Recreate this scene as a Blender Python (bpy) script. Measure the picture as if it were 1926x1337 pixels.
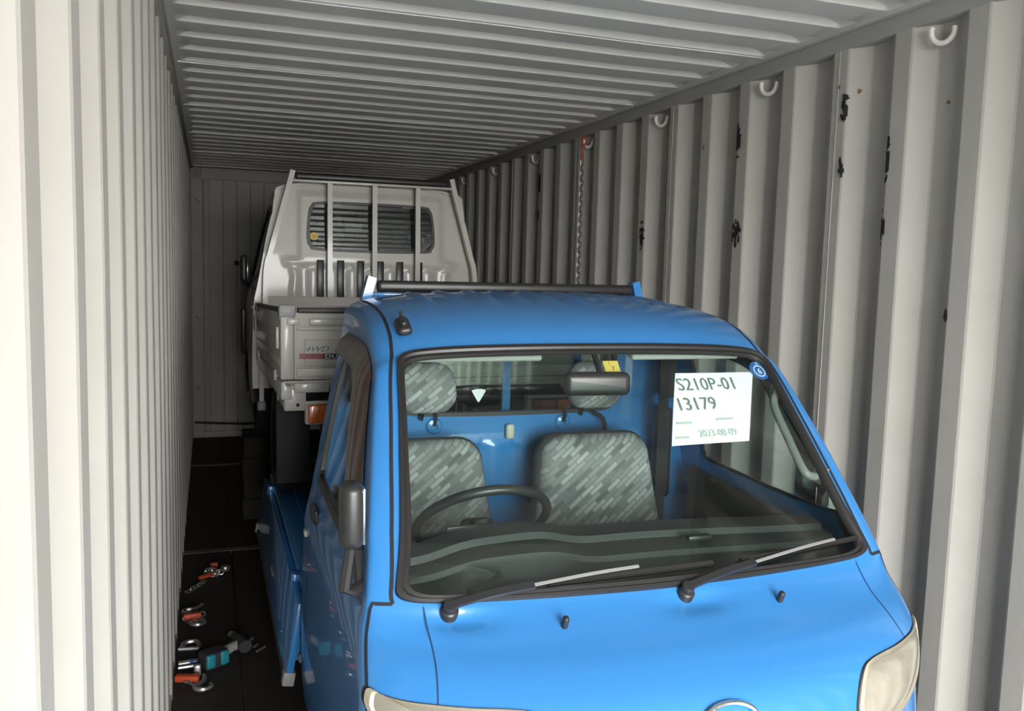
import bpy, bmesh, math, random
from mathutils import Vector, Matrix, noise
random.seed(7)
for o in list(bpy.data.objects): bpy.data.objects.remove(o)
SC = bpy.context.scene
COL = SC.collection
R = math.radians

# ------------------------------------------------------------------ camera
def make_camera():
    f, yaw, pitch, roll = 1632.1, .3382, .1010, .0265
    cy, sy, cp, sp = math.cos(yaw), math.sin(yaw), math.cos(pitch), math.sin(pitch)
    fwd = Vector((sy*cp, cy*cp, -sp)); right = Vector((cy, -sy, 0)); up = right.cross(fwd)
    r = right*math.cos(roll)+up*math.sin(roll); u = -right*math.sin(roll)+up*math.cos(roll)
    m = Matrix((r, u, -fwd)).transposed().to_4x4(); m.translation = Vector((.1504, 0, 1.7787))
    cam = bpy.data.cameras.new('camera'); cam.sensor_width = 36; cam.sensor_fit = 'HORIZONTAL'
    cam.lens = f/1926*36; cam.clip_start = .02; cam.clip_end = 200
    o = bpy.data.objects.new('camera', cam); o.matrix_world = m; COL.objects.link(o); SC.camera = o
make_camera()

# ------------------------------------------------------------------ daylight: overcast sky that enters through the open end of the container
W, H, YN, YF = 2.352, 2.664, -2.4, 9.136
SKY = 5.0
w = bpy.data.worlds.new('overcast_sky'); SC.world = w; w.use_nodes = True
bg = w.node_tree.nodes['Background']; bg.inputs[0].default_value = (1, .995, .975, 1); bg.inputs[1].default_value = SKY
pl = bpy.data.lights.new('door_opening_portal', 'AREA'); pl.shape = 'RECTANGLE'; pl.size = 2.34; pl.size_y = 2.6
pl.cycles.is_portal = True
po = bpy.data.objects.new('door_opening_portal', pl); po.location = (W/2, YN, 1.33); po.rotation_euler = (R(90), 0, 0); COL.objects.link(po)
vs = SC.view_settings
vs.view_transform = 'Standard'; vs.look = 'None'; vs.gamma = 1; vs.use_curve_mapping = False; vs.exposure = 2.78

# ------------------------------------------------------------------ materials
def mat(name, col, rough=.5, metal=0., coat=0., bump=None, var=None, spec=.5, coat_rough=.05):
    m = bpy.data.materials.new(name); m.use_nodes = True; nt = m.node_tree; b = nt.nodes['Principled BSDF']
    b.inputs['Base Color'].default_value = (*col, 1); b.inputs['Roughness'].default_value = rough
    b.inputs['Metallic'].default_value = metal; b.inputs['Coat Weight'].default_value = coat
    b.inputs['Coat Roughness'].default_value = coat_rough
    b.inputs['Specular IOR Level'].default_value = spec
    tc = None
    if var or bump: tc = nt.nodes.new('ShaderNodeTexCoord')
    if var:            # (scale, amount, second colour)
        n = nt.nodes.new('ShaderNodeTexNoise'); n.inputs['Scale'].default_value = var[0]; n.inputs['Detail'].default_value = 6
        nt.links.new(tc.outputs['Object'], n.inputs['Vector'])
        rp = nt.nodes.new('ShaderNodeValToRGB'); rp.color_ramp.elements[0].position = .5-.5*var[3] if len(var) > 3 else .3
        rp.color_ramp.elements[1].position = .5+.5*var[3] if len(var) > 3 else .7
        rp.color_ramp.elements[0].color = (*var[2], 1); rp.color_ramp.elements[1].color = (*col, 1)
        mx = nt.nodes.new('ShaderNodeMix'); mx.data_type = 'RGBA'; mx.inputs[0].default_value = var[1]
        mx.inputs[6].default_value = (*col, 1); nt.links.new(n.outputs['Fac'], rp.inputs[0]); nt.links.new(rp.outputs[0], mx.inputs[7])
        nt.links.new(mx.outputs[2], b.inputs['Base Color'])
    if bump:
        n = nt.nodes.new('ShaderNodeTexNoise'); n.inputs['Scale'].default_value = bump[0]; n.inputs['Detail'].default_value = 4
        nt.links.new(tc.outputs['Object'], n.inputs['Vector'])
        bp = nt.nodes.new('ShaderNodeBump'); bp.inputs['Strength'].default_value = bump[1]; bp.inputs['Distance'].default_value = bump[2]
        nt.links.new(n.outputs['Fac'], bp.inputs['Height']); nt.links.new(bp.outputs[0], b.inputs['Normal'])
    return m
def glass(name, tint, refl=1.5):
    m = bpy.data.materials.new(name); m.use_nodes = True; nt = m.node_tree; nt.nodes.clear()
    out = nt.nodes.new('ShaderNodeOutputMaterial'); t = nt.nodes.new('ShaderNodeBsdfTransparent'); t.inputs[0].default_value = (*tint, 1)
    g = nt.nodes.new('ShaderNodeBsdfGlossy'); g.inputs['Roughness'].default_value = .01; g.inputs[0].default_value = (1, 1, 1, 1)
    lw = nt.nodes.new('ShaderNodeLayerWeight'); lw.inputs[0].default_value = .5
    pw = nt.nodes.new('ShaderNodeMath'); pw.operation = 'POWER'; pw.inputs[1].default_value = 4.5
    ml = nt.nodes.new('ShaderNodeMath'); ml.operation = 'MULTIPLY_ADD'; ml.use_clamp = True; ml.inputs[1].default_value = .9; ml.inputs[2].default_value = .045*refl
    mx = nt.nodes.new('ShaderNodeMixShader')
    nt.links.new(lw.outputs['Facing'], pw.inputs[0]); nt.links.new(pw.outputs[0], ml.inputs[0]); nt.links.new(ml.outputs[0], mx.inputs[0])
    nt.links.new(t.outputs[0], mx.inputs[1]); nt.links.new(g.outputs[0], mx.inputs[2]); nt.links.new(mx.outputs[0], out.inputs[0])
    return m
def fabric(name):
    m = bpy.data.materials.new(name); m.use_nodes = True; nt = m.node_tree; b = nt.nodes['Principled BSDF']; b.inputs['Roughness'].default_value = .95
    tc = nt.nodes.new('ShaderNodeTexCoord')
    mp = nt.nodes.new('ShaderNodeMapping'); mp.inputs['Rotation'].default_value = (R(90), 0, R(-38)); nt.links.new(tc.outputs['Object'], mp.inputs[0])
    br = nt.nodes.new('ShaderNodeTexBrick'); br.inputs['Scale'].default_value = 1; br.inputs['Brick Width'].default_value = .058; br.inputs['Row Height'].default_value = .016
    br.inputs['Mortar Size'].default_value = .002; br.inputs['Bias'].default_value = 0
    br.inputs['Color1'].default_value = (.42, .42, .42, 1); br.inputs['Color2'].default_value = (.12, .12, .125, 1); br.inputs['Mortar'].default_value = (.19, .19, .195, 1)
    # project along y: use x, z
    sp = nt.nodes.new('ShaderNodeSeparateXYZ'); cb = nt.nodes.new('ShaderNodeCombineXYZ'); nt.links.new(tc.outputs['Object'], sp.inputs[0])
    nt.links.new(sp.outputs['X'], cb.inputs['X']); nt.links.new(sp.outputs['Z'], cb.inputs['Y'])
    mp.inputs['Rotation'].default_value = (0, 0, R(-38)); nt.links.new(cb.outputs[0], mp.inputs[0]); nt.links.new(mp.outputs[0], br.inputs['Vector'])
    nt.links.new(br.outputs['Color'], b.inputs['Base Color'])
    return m
WALLC = (.45, .438, .408)
MT = {}
MT['wall'] = mat('container_paint', WALLC, .55, var=(5, .5, (.39, .372, .335), .5), bump=(60, .12, .004))
MT['roofpaint'] = mat('container_roof_paint', (.80, .81, .79), .40, var=(4, .45, (.71, .72, .70), .5), bump=(40, .1, .004))
MT['rail'] = mat('container_rail_paint', (.36, .36, .345), .5, var=(8, .4, (.30, .30, .285), .5))
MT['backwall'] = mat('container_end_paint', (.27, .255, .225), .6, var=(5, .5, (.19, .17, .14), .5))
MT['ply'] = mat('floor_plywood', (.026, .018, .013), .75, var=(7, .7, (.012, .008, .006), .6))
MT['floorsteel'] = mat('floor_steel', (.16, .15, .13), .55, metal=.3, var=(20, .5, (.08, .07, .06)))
MT['scuff'] = mat('scuff_black', (.012, .012, .013), .8)
MT['rust'] = mat('rust_stain', (.22, .12, .05), .9)
MT['steel'] = mat('galvanised_steel', (.42, .42, .41), .38, metal=.85)
MT['chain'] = mat('chain_steel', (.22, .215, .20), .45, metal=.8)
MT['ring'] = mat('ring_paint', (.66, .65, .61), .45)
MT['orange'] = mat('orange_red_paint', (.36, .045, .013), .5)
MT['redbrown'] = mat('red_brown_paint', (.30, .05, .03), .55)
MT['teal'] = mat('teal_plastic', (.01, .17, .20), .4)
MT['toolblack'] = mat('tool_black', (.02, .02, .025), .5)
MT['blue'] = mat('blue_car_paint', (.032, .180, .455), .34, coat=.6, coat_rough=.03, bump=(9, .03, .002), spec=.25)
MT['white'] = mat('white_car_paint', (.44, .425, .385), .42, coat=.25, coat_rough=.08, bump=(9, .03, .002))
MT['rubber'] = mat('black_rubber', (.018, .017, .017), .42)
MT['seam'] = mat('panel_gap_black', (.008, .010, .014), .8)
MT['plastic'] = mat('black_plastic', (.022, .022, .023), .38)
MT['greyplastic'] = mat('grey_plastic', (.25, .25, .25), .5)
MT['dash'] = mat('dashboard_plastic', (.024, .027, .027), .6, bump=(200, .1, .002))
MT['trim'] = mat('interior_trim', (.045, .042, .038), .8)
MT['liner'] = mat('headliner', (.36, .36, .33), .9)
MT['handle'] = mat('grab_handle_grey', (.17, .175, .17), .45)
MT['glass'] = glass('windshield_glass', (.80, .90, .86), 1.3)
MT['sideglass'] = glass('side_glass', (.72, .80, .77), 1.6)
MT['tintglass'] = glass('tinted_rear_glass', (.30, .36, .34), 3.8)
MT['visor'] = glass('smoked_visor', (.30, .20, .17), 1.2)
MT['fabric'] = fabric('seat_fabric')
MT['fabricside'] = mat('seat_side_cloth', (.05, .05, .055), .9)
MT['chrome'] = mat('chrome', (.8, .8, .8), .12, metal=1)
MT['mirrorglass'] = mat('mirror_glass', (.75, .8, .82), .04, metal=1)
MT['lens'] = mat('headlamp_lens', (.30, .28, .225), .14, coat=.8, var=(14, .6, (.17, .16, .125), .6), bump=(25, .25, .01))
MT['lensrim'] = mat('headlamp_rim', (.38, .34, .26), .3, coat=.4)
MT['amber'] = mat('amber_lens', (.62, .13, .01), .25, coat=.6, bump=(90, .3, .003))
MT['redlens'] = mat('red_lens', (.26, .012, .008), .25, coat=.6)
MT['paper'] = mat('white_paper', (.86, .88, .87), .85)
MT['ink'] = mat('grey_ink', (.16, .18, .18), .8)
MT['inklight'] = mat('light_grey_ink', (.45, .48, .47), .8)
MT['yellow'] = mat('yellow_sticker', (.72, .50, .10), .6)
MT['bluestick'] = mat('blue_sticker', (.02, .12, .42), .5)
MT['whitestick'] = mat('white_sticker', (.82, .84, .84), .5)
MT['cream'] = mat('cream_plastic', (.46, .44, .36), .5)
MT['red'] = mat('red_decal', (.28, .012, .014), .4)
MT['black'] = mat('black_decal', (.010, .010, .012), .35)
MT['decalgrey'] = mat('grey_decal', (.10, .10, .10), .4)
MT['tyre'] = mat('tyre_rubber', (.012, .012, .012), .85)
MT['rim'] = mat('wheel_steel', (.35, .35, .35), .5, metal=.5)
MT['chassis'] = mat('chassis_black', (.012, .012, .013), .7)
MT['bed'] = None
MT['timber'] = mat('dark_timber', (.014, .010, .008), .9, var=(12, .5, (.008, .006, .005)))
MT['concrete'] = mat('yard_concrete', (.13, .127, .12), .9, var=(1.5, .4, (.10, .098, .092)))
MT['strap'] = mat('black_webbing', (.012, .012, .014), .8)

# ------------------------------------------------------------------ mesh helpers
class MB:
    def __init__(s): s.v = []; s.f = []
    def add(s, vs, fs):
        n = len(s.v); s.v += [tuple(p) for p in vs]; s.f += [tuple(i+n for i in q) for q in fs]; return s
    def grid(s, rows, close_u=False, close_v=False):
        n = len(rows); m = len(rows[0]); vs = [p for r in rows for p in r]; fs = []
        for i in range(n if close_v else n-1):
            for j in range(m if close_u else m-1):
                a, b = i*m+j, i*m+(j+1) % m; c, d = ((i+1) % n)*m+(j+1) % m, ((i+1) % n)*m+j
                fs.append((a, b, c, d))
        return s.add(vs, fs)
    def box(s, c, d, r=0, seg=2, mtx=None):
        bm = bmesh.new(); bmesh.ops.create_cube(bm, size=1)
        bmesh.ops.scale(bm, vec=Vector(d), verts=bm.verts)
        if r > 0: bmesh.ops.bevel(bm, geom=bm.edges[:]+bm.verts[:], offset=min(r, .49*min(d)), segments=seg, affect='EDGES', profile=.5)
        M = Matrix.Translation(Vector(c)) @ (mtx.to_4x4() if mtx else Matrix.Identity(4))
        bm.verts.index_update()
        s.add([M @ v.co for v in bm.verts], [[v.index for v in f.verts] for f in bm.faces]); bm.free(); return s
    def tube(s, pts, r, n=8, closed=False, flat=1., cap=True, up=None):
        pts = [Vector(p) for p in pts]; N = len(pts); rs = r if isinstance(r, (list, tuple)) else [r]*N
        rows = []; prev = None
        for i, p in enumerate(pts):
            t = (pts[(i+1) % N]-pts[i-1]) if closed else (pts[min(N-1, i+1)]-pts[max(0, i-1)])
            if t.length < 1e-9: t = Vector((0, 0, 1))
            t.normalize()
            ref = Vector(up) if up else (prev if prev else (Vector((0, 0, 1)) if abs(t.z) < .9 else Vector((1, 0, 0))))
            a = ref-t*ref.dot(t)
            if a.length < 1e-6: a = t.orthogonal()
            a.normalize(); b = t.cross(a); prev = a
            rows.append([p+a*(math.cos(2*math.pi*k/n)*rs[i])+b*(math.sin(2*math.pi*k/n)*rs[i]*flat) for k in range(n)])
        k0 = len(s.v); s.grid(rows, close_u=True, close_v=closed)
        if cap and not closed:
            s.f.append(tuple(k0+k for k in range(n))[::-1]); s.f.append(tuple(k0+(N-1)*n+k for k in range(n)))
        return s
    def bar(s, pts, wx, wy, up=None):      # rectangular section along a path
        pts = [Vector(p) for p in pts]; N = len(pts); rows = []
        for i, p in enumerate(pts):
            t = (pts[min(N-1, i+1)]-pts[max(0, i-1)]).normalized(); ref = Vector(up) if up else Vector((0, 1, 0))
            a = (ref-t*ref.dot(t)).normalized(); b = t.cross(a)
            rows.append([p+a*wy/2+b*wx/2, p+a*wy/2-b*wx/2, p-a*wy/2-b*wx/2, p-a*wy/2+b*wx/2])
        k0 = len(s.v); s.grid(rows, close_u=True); s.f.append((k0+3, k0+2, k0+1, k0)); s.f.append(tuple(k0+(N-1)*4+k for k in range(4))); return s
    def lathe(s, prof, c, axis='z', n=24):
        rows = []
        for (r, h) in prof:
            q = []
            for k in range(n):
                a = 2*math.pi*k/n; u, v = r*math.cos(a), r*math.sin(a)
                q.append({'z': (c[0]+u, c[1]+v, c[2]+h), 'x': (c[0]+h, c[1]+u, c[2]+v), 'y': (c[0]+u, c[1]+h, c[2]+v)}[axis])
            rows.append(q)
        return s.grid(rows, close_u=True)
    def prism(s, poly, a, b, axis='x'):    # polygon extruded along an axis between a and b
        n = len(poly); P = lambda p, h: {'x': (h, p[0], p[1]), 'y': (p[0], h, p[1]), 'z': (p[0], p[1], h)}[axis]
        k = len(s.v); s.v += [P(p, a) for p in poly]+[P(p, b) for p in poly]
        s.f += [(k+i, k+(i+1) % n, k+n+(i+1) % n, k+n+i) for i in range(n)]+[tuple(k+i for i in range(n))[::-1], tuple(k+n+i for i in range(n))]
        return s
    def xf(s, M, start=0):
        s.v = s.v[:start]+[tuple(M @ Vector(p)) for p in s.v[start:]]; return s
    def build(s, name, m, parent=None, ang=38, recalc=False):
        me = bpy.data.meshes.new(name); me.from_pydata(s.v, [], s.f); me.update()
        if recalc:
            bm = bmesh.new(); bm.from_mesh(me); bmesh.ops.recalc_face_normals(bm, faces=bm.faces); bm.to_mesh(me); bm.free()
        if ang: 
            me.shade_smooth()
            me.set_sharp_from_angle(angle=R(ang))
        me.materials.append(MT[m] if isinstance(m, str) else m)
        o = bpy.data.objects.new(name, me); COL.objects.link(o)
        if parent: o.parent = parent
        return o
def empty(name, loc=(0, 0, 0), rot=(0, 0, 0)):
    o = bpy.data.objects.new(name, None); o.location = loc; o.rotation_euler = rot; o.empty_display_size = .1; COL.objects.link(o); return o
def tag(o, label=None, cat=None, group=None, kind=None):
    if label: o['label'] = label
    if cat: o['category'] = cat
    if group: o['group'] = group
    if kind: o['kind'] = kind
    return o
def share(o, name, loc, parent, rot=None):
    c = bpy.data.objects.new(name, o.data); c.location = loc; COL.objects.link(c); c.parent = parent
    if rot: c.rotation_euler = rot
    return c
def text_mesh(txt, size, name, m, parent, mtx, shear=0., align='LEFT', sx=1.):
    cu = bpy.data.curves.new('lettering', 'FONT'); cu.body = txt; cu.size = size; cu.shear = shear; cu.align_x = align; cu.extrude = .0002; cu.resolution_u = 3
    t = bpy.data.objects.new('lettering', cu); COL.objects.link(t)
    dg = bpy.context.evaluated_depsgraph_get(); me = bpy.data.meshes.new_from_object(t.evaluated_get(dg))
    bpy.data.objects.remove(t); bpy.data.curves.remove(cu)
    for v in me.vertices: v.co = mtx @ Vector((v.co.x*sx, v.co.y, v.co.z))
    me.materials.clear(); me.materials.append(MT[m]); me.name = name
    o = bpy.data.objects.new(name, me); COL.objects.link(o)
    if parent: o.parent = parent
    return o
def spline(pts, n=6, closed=False):
    out = []; N = len(pts)
    g = (lambda k: pts[k % N]) if closed else (lambda k: pts[max(0, min(N-1, k))])
    for i in range(N if closed else N-1):
        for k in range(n):
            t = k/n; out.append(tuple(.5*((2*b)+(-a+c)*t+(2*a-5*b+4*c-d)*t*t+(-a+3*b-3*c+d)*t**3) for a, b, c, d in zip(g(i-1), g(i), g(i+1), g(i+2))))
    if not closed: out.append(tuple(pts[-1]))
    return out
def inside(p, poly):
    x, y = p; r = False; n = len(poly); j = n-1
    for i in range(n):
        xi, yi = poly[i][0], poly[i][1]; xj, yj = poly[j][0], poly[j][1]
        if (yi > y) != (yj > y) and x < (xj-xi)*(y-yi)/(yj-yi)+xi: r = not r
        j = i
    return r

# ------------------------------------------------------------------ the container
PW = .304; CR, S1, RC = .079, .153, .230; DEP = .046
OFF_R, OFF_L = 2.057, .868
def corr(y, off):                          # 0 on the crest (towards the room), 1 in the recess
    t = (y-off) % PW
    if t < CR: return 0.
    if t < S1: return (t-CR)/(S1-CR)
    if t < RC: return 1.
    return 1-(t-RC)/(PW-RC)
def wall_x(side, y):
    return W+DEP*corr(y, OFF_R) if side > 0 else -DEP*corr(y, OFF_L)
def corr_ys(off, y0, y1):
    ys = {y0, y1}; k = math.floor((y0-off)/PW)-1
    while off+k*PW < y1+PW:
        for d in (0, CR, S1, RC):
            for e in (-.004, .004):
                y = off+k*PW+d+e
                if y0 < y < y1: ys.add(y)
        k += 1
    return sorted(ys)
def side_wall(side):
    off = OFF_R if side > 0 else OFF_L; x0 = W if side > 0 else 0.
    name = 'wall_right' if side > 0 else 'wall_left'
    mb = MB()                              # rails and the added backing plate are the wall's own mesh; the corrugated sheets are its panels
    for (za, zb, xi) in ((2.598, H+.02, 0.), (-.05, .03, .0)):
        a, b = sorted((x0+side*(xi+(.002 if za < 0 else 0)), x0+side*.075)); mb.box(((a+b)/2, (YN+YF)/2, (za+zb)/2), (b-a, YF-YN, zb-za), .006)
    mb.box((x0+side*.085, (YN+YF)/2+.05, 1.34), (.012, YF-YN+.2, 2.88))  # unseen plate added behind the sheets to keep sky light from leaking in
    wall = mb.build(name, 'rail'); tag(wall, 'long corrugated white steel side wall on the %s' % ('right beside the blue truck' if side > 0 else 'left close to the camera'), kind='structure')
    k = math.floor((YN-off)/PW)-1; seams = []
    while off+k*PW < YF:
        if k % 4 == (2 if side > 0 else 3): seams.append(off+k*PW+.045)
        k += 1
    cuts = [YN]+[y for y in seams if YN+.2 < y < YF-.2]+[YF]
    for a, b in zip(cuts[:-1], cuts[1:]):
        ys = corr_ys(off, a, b); m = MB(); zs = [0, .6, 1.2, 1.8, 2.3, 2.6]
        rows = [[(wall_x(side, y)+.0022*noise.noise((y*2.1, z*1.3, side*5)), y, z) for y in ys] for z in zs]
        if side > 0: rows = rows[::-1]
        m.grid(rows); m.build('wall_panel', 'wall', wall, ang=6)
    for y in cuts[1:-1]:
        if side > 0: MB().tube([(wall_x(side, y)-side*.0005, y, z) for z in (0.03, .8, 1.6, 2.6)], .0013, 6).build('weld_seam', 'wall', wall)
    return wall
WR = side_wall(1); WL = side_wall(-1)
# lip along the top of the rails
for side, wl in ((1, WR), (-1, WL)):
    x = W if side > 0 else 0.
    MB().box((x-side*(.007 if side < 0 else .003), (YN+YF)/2, H-.003), (.018 if side < 0 else .010, YF-YN, .010), .003).build('rail_lip', 'wall' if side < 0 else 'rail', wl)
# lashing rings under the top rails
def ring_mesh():
    m = MB()
    pts = [(0, .036*math.cos(R(a)), -.02+.040*math.sin(R(a))) for a in range(170, 381, 15)]
    m.tube(pts, .009, 8); return m
first = None
for i in range(-5, 8):
    y = 2.246+.912*i
    if y > YF-.3: break
    for side, wl in ((1, WR), (-1, WL)):
        x = (W+.012) if side > 0 else -.016; yy = y if side > 0 else y+.26
        rt = (0, 0, R(24*side))
        if first is None: first = ring_mesh().build('lashing_ring', 'ring', wl); first.location = (x, yy, 2.585); first.rotation_euler = rt
        else:
            c = share(first, 'lashing_ring', (x, yy, 2.585 if side > 0 else 2.592), wl, rt)
            if side < 0: c.scale = (.6, .6, .6)
# scuffs of black rubber and rust on the corrugated sheet
def scuff(side, y, z, hy, hz, seed, wl, m='scuff', thr=.1):
    cs = .004; mb = MB()
    for i in range(int(-hy/cs)-1, int(hy/cs)+1):
        for j in range(int(-hz/cs)-1, int(hz/cs)+1):
            u, v = i*cs, j*cs; e = (u/hy*1.15)**2+(v/hz*1.15)**2
            if 1-e+1.1*noise.noise((u*75+seed*3.1, v*45, seed)) < thr+.35: continue
            q = [(wall_x(side, y+a)-side*.0035, y+a, z+b) for a, b in ((u, v), (u+cs, v), (u+cs, v+cs), (u, v+cs))]
            mb.add(q, [(0, 1, 2, 3)])
    if mb.f: mb.build('scuff_mark', m, wl, ang=0)
for i, (y, z, hy, hz) in enumerate([(2.667, 2.39, .020, .085), (2.667, 2.172, .016, .05), (3.34, 2.36, .030, .09), (3.32, 1.955, .042, .085), (2.432, 2.18, .014, .11), (2.437, 1.955, .016, .08),
                                    (4.205, 1.962, .03, .10), (5.77, 2.37, .05, .10), (5.77, 2.15, .03, .05), (2.14, 1.66, .02, .03), (3.95, 1.3, .015, .05)]):
    scuff(1, y, z, hy, hz, i+1., WR)
for i, (y, z) in enumerate([(2.70, 2.465), (2.23, 2.34), (3.62, 2.36), (2.62, 2.44)]): scuff(1, y, z, .012, .014, 30+i, WR, 'rust', .3)
for i, (y, z, hy, hz) in enumerate([(1.46, 2.28, .010, .16), (1.30, 1.50, .008, .03), (1.30, 1.33, .008, .035), (1.61, 1.42, .010, .03), (1.62, 1.05, .01, .02), (2.6, 2.2, .02, .05)]):
    scuff(-1, y, z, hy, hz, 50.+i, WL)

# ceiling: pressed ribs across the roof
RP, RO = .2313, 2.433
def roof():
    top = MB(); top.box((W/2, (YN+YF)/2+.05, H+.075), (W+.19, YF-YN+.1, .02)); c = top.build('ceiling', 'roofpaint'); tag(c, 'ribbed pale grey steel container roof', kind='structure')
    k0 = math.floor((YN-RO)/RP); k1 = math.floor((YF-RO)/RP)
    xs = [-.002, .03, .045, .052, .06, .07, .082, .095, .11, .13, .16, .5, 1.2, 1.8, 2.19, 2.22, 2.24, 2.257, 2.27, 2.282, 2.292, 2.30, 2.307, 2.32, 2.354]
    def depth(x):
        e = min(x, W-x); t = max(0, min(1, (e-.045)/.10)); return .029*math.sin(t*math.pi/2)**.8 if t > 0 else 0.
    k = k0; g = 0
    while k <= k1:
        kk = min(k+5, k1+1); m = MB(); ys = []
        for i in range(k, kk):                                       # flat, sharp rise, recess, face towards the door
            b = RO+i*RP
            ys += [(b-RP+.004, 0), (b-RP+.138, 0), (b-RP+.143, .12), (b-RP+.152, .92), (b-RP+.160, 1), (b-.020, 1), (b-.0125, .95), (b-.0105, .88), (b-.0015, .10), (b+.001, .02), (b+.0038, 0)]
        rows = []
        for x in xs:
            rows.append([(x, min(YF, max(YN, y)), H+.001+depth(x)*d+.004*noise.noise((x*1.2, y*.9, 3.3))*(1 if .1 < x < 2.2 else .3)) for y, d in ys])
        m.grid(rows); m.build('roof_panel', 'roofpaint', c, ang=24); 
        yb = RO+(kk-1)*RP+.02
        if yb < YF: MB().tube([(x, yb, H+.001+.004*noise.noise((x*1.2, yb*.9, 3.3))) for x in (.03, .3, .6, 1.2, 1.8, 2.32)], .0035, 6).build('weld_seam', 'roofpaint', c)
        k = kk
    return c
CEIL = roof()
# far end wall: header, corner post, shallow corrugation, plus an unseen plate added to stop light leaks
def end_wall():
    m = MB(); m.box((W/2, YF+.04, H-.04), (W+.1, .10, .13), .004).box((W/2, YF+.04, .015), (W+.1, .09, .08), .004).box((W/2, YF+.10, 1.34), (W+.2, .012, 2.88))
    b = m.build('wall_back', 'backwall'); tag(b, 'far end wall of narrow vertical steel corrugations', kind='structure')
    for x in (.055, W-.055): MB().box((x, YF+.02, H/2), (.11, .06, H), .006).build('corner_post', 'backwall', b)
    x = .118; i = 0
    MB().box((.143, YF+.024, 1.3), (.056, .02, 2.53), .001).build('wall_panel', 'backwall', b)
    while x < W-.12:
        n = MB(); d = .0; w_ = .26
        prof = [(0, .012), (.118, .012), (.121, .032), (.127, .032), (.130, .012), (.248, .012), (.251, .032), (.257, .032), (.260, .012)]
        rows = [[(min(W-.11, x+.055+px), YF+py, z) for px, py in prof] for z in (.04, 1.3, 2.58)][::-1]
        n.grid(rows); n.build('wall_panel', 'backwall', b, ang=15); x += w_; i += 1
    for z in (2.35, 1.2, .5): MB().tube([(.04, YF-.012, z+.02), (.055, YF-.035, z), (.075, YF-.012, z-.015)], .007, 6).build('lashing_bracket', 'backwall', b)
    MB().lathe([(0, -.01), (.022, -.01), (.026, 0), (.026, .02)], (.425, YF+.005, 1.75), 'y', 14).build('plug', 'scuff', b)
    return b
BACK = end_wall()
def make_floor():
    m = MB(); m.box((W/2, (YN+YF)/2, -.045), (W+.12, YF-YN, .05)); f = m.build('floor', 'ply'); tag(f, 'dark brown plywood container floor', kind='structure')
    y = YN
    first = None
    strips = [YN, -1.2, .77, 3.12, 5.49, 7.86, YF]
    for a, b in zip(strips[:-1], strips[1:]):
        n = 8
        for i in range(n):
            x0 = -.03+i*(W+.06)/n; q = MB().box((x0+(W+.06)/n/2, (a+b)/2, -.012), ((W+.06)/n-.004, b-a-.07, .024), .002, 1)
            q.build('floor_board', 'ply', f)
    for y in strips[1:-1]: MB().box((W/2, y, -.009), (W+.04, .062, .022), .002, 1).build('floor_strip', 'floorsteel', f)
    return f
FLOOR = make_floor()
g = MB().box((W/2, -20, -1.1), (60, 80, .1)).build('ground', 'concrete'); tag(g, 'grey concrete yard outside the open container', kind='structure')

# ------------------------------------------------------------------ the trucks
# cab skin: a profile swept across the cab; rows: y, z, half width, corner depth, exponent, bow, bow exponent, inward angle
ROWS = [(.03,.30,.725,.10,7,.10,3.0,0),(.0,.42,.735,.10,7,.13,3.2,0),(-.005,.60,.736,.10,8,.23,3.1,0),(.0,.74,.732,.10,8,.25,3.1,0),
 (.012,.82,.730,.10,8,.24,3.1,0),(.05,.885,.728,.10,8,.21,3.2,0),(.13,.937,.724,.10,8,.165,3.3,0),(.22,.977,.717,.09,8,.115,3.2,0),
 (.29,1.015,.708,.08,8,.065,3.0,0),(.335,1.055,.700,.07,9,.04,2.6,0),(.43,1.168,.683,.065,10,.025,2.4,14),(.59,1.36,.651,.065,10,.02,2.4,25),
 (.72,1.516,.622,.07,9,.025,2.4,41),(.775,1.572,.614,.085,7,.035,2.4,53),(.85,1.622,.611,.085,6,.035,2.4,69),(.97,1.662,.607,.085,6,.03,2.4,83),
 (1.15,1.688,.603,.085,6,.03,2.4,90),(1.35,1.695,.600,.085,6,.03,2.4,90),(1.44,1.692,.600,.085,6,.03,2.4,90)]
def cat(a,b,c,d,t):
    return .5*((2*b)+(-a+c)*t+(2*a-5*b+4*c-d)*t*t+(-a+3*b-3*c+d)*t**3)
def row(v):                      # v in 0..len-1
    n=len(ROWS)-1; v=max(0,min(n-1e-6,v)); i=int(v); t=v-i
    g=lambda k: ROWS[max(0,min(n,k))]
    return [cat(g(i-1)[j],g(i)[j],g(i+1)[j],g(i+2)[j],t) for j in range(8)]
def skin(v,x):
    y,z,hw,D,p,bow,e,an=row(v)
    s=min(1.,abs(x)/hw)
    d=bow*s**e+D*(1-max(0.,1-s**p)**(1/p))
    a=math.radians(an)
    return (x if abs(x)<hw else math.copysign(hw,x), y+d*math.cos(a), z-d*math.sin(a))

ROWN = len(ROWS)-1
def q_row(v):                               # edge where the skin meets the side of the cab
    y, z, hw, D, p, bow, e, an = row(v); a = math.radians(an); d = D+bow
    return hw, y+d*math.cos(a), z-d*math.sin(a)
QT = [q_row(i*.25) for i in range(0, 4*ROWN+1)]
def side_x(z):
    for (h0, y0, z0), (h1, y1, z1) in zip(QT[:-1], QT[1:]):
        if z0 <= z <= z1 and z1 > z0: return h0+(h1-h0)*(z-z0)/(z1-z0)
    return QT[0][0] if z < QT[0][2] else QT[-1][0]
CABR = 1.44
PIV = [(-.529, 8.24), (.045, 8.10)]
def normal(v, x):
    e = 1e-3; a = Vector(skin(v, x+e))-Vector(skin(v, x-e)); b = Vector(skin(v+e*5, x))-Vector(skin(v-e*5, x)); n = a.cross(b); n.normalize(); return n
def SK(v, x, off=0.):
    return Vector(skin(v, x))+normal(v, x)*off
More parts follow.
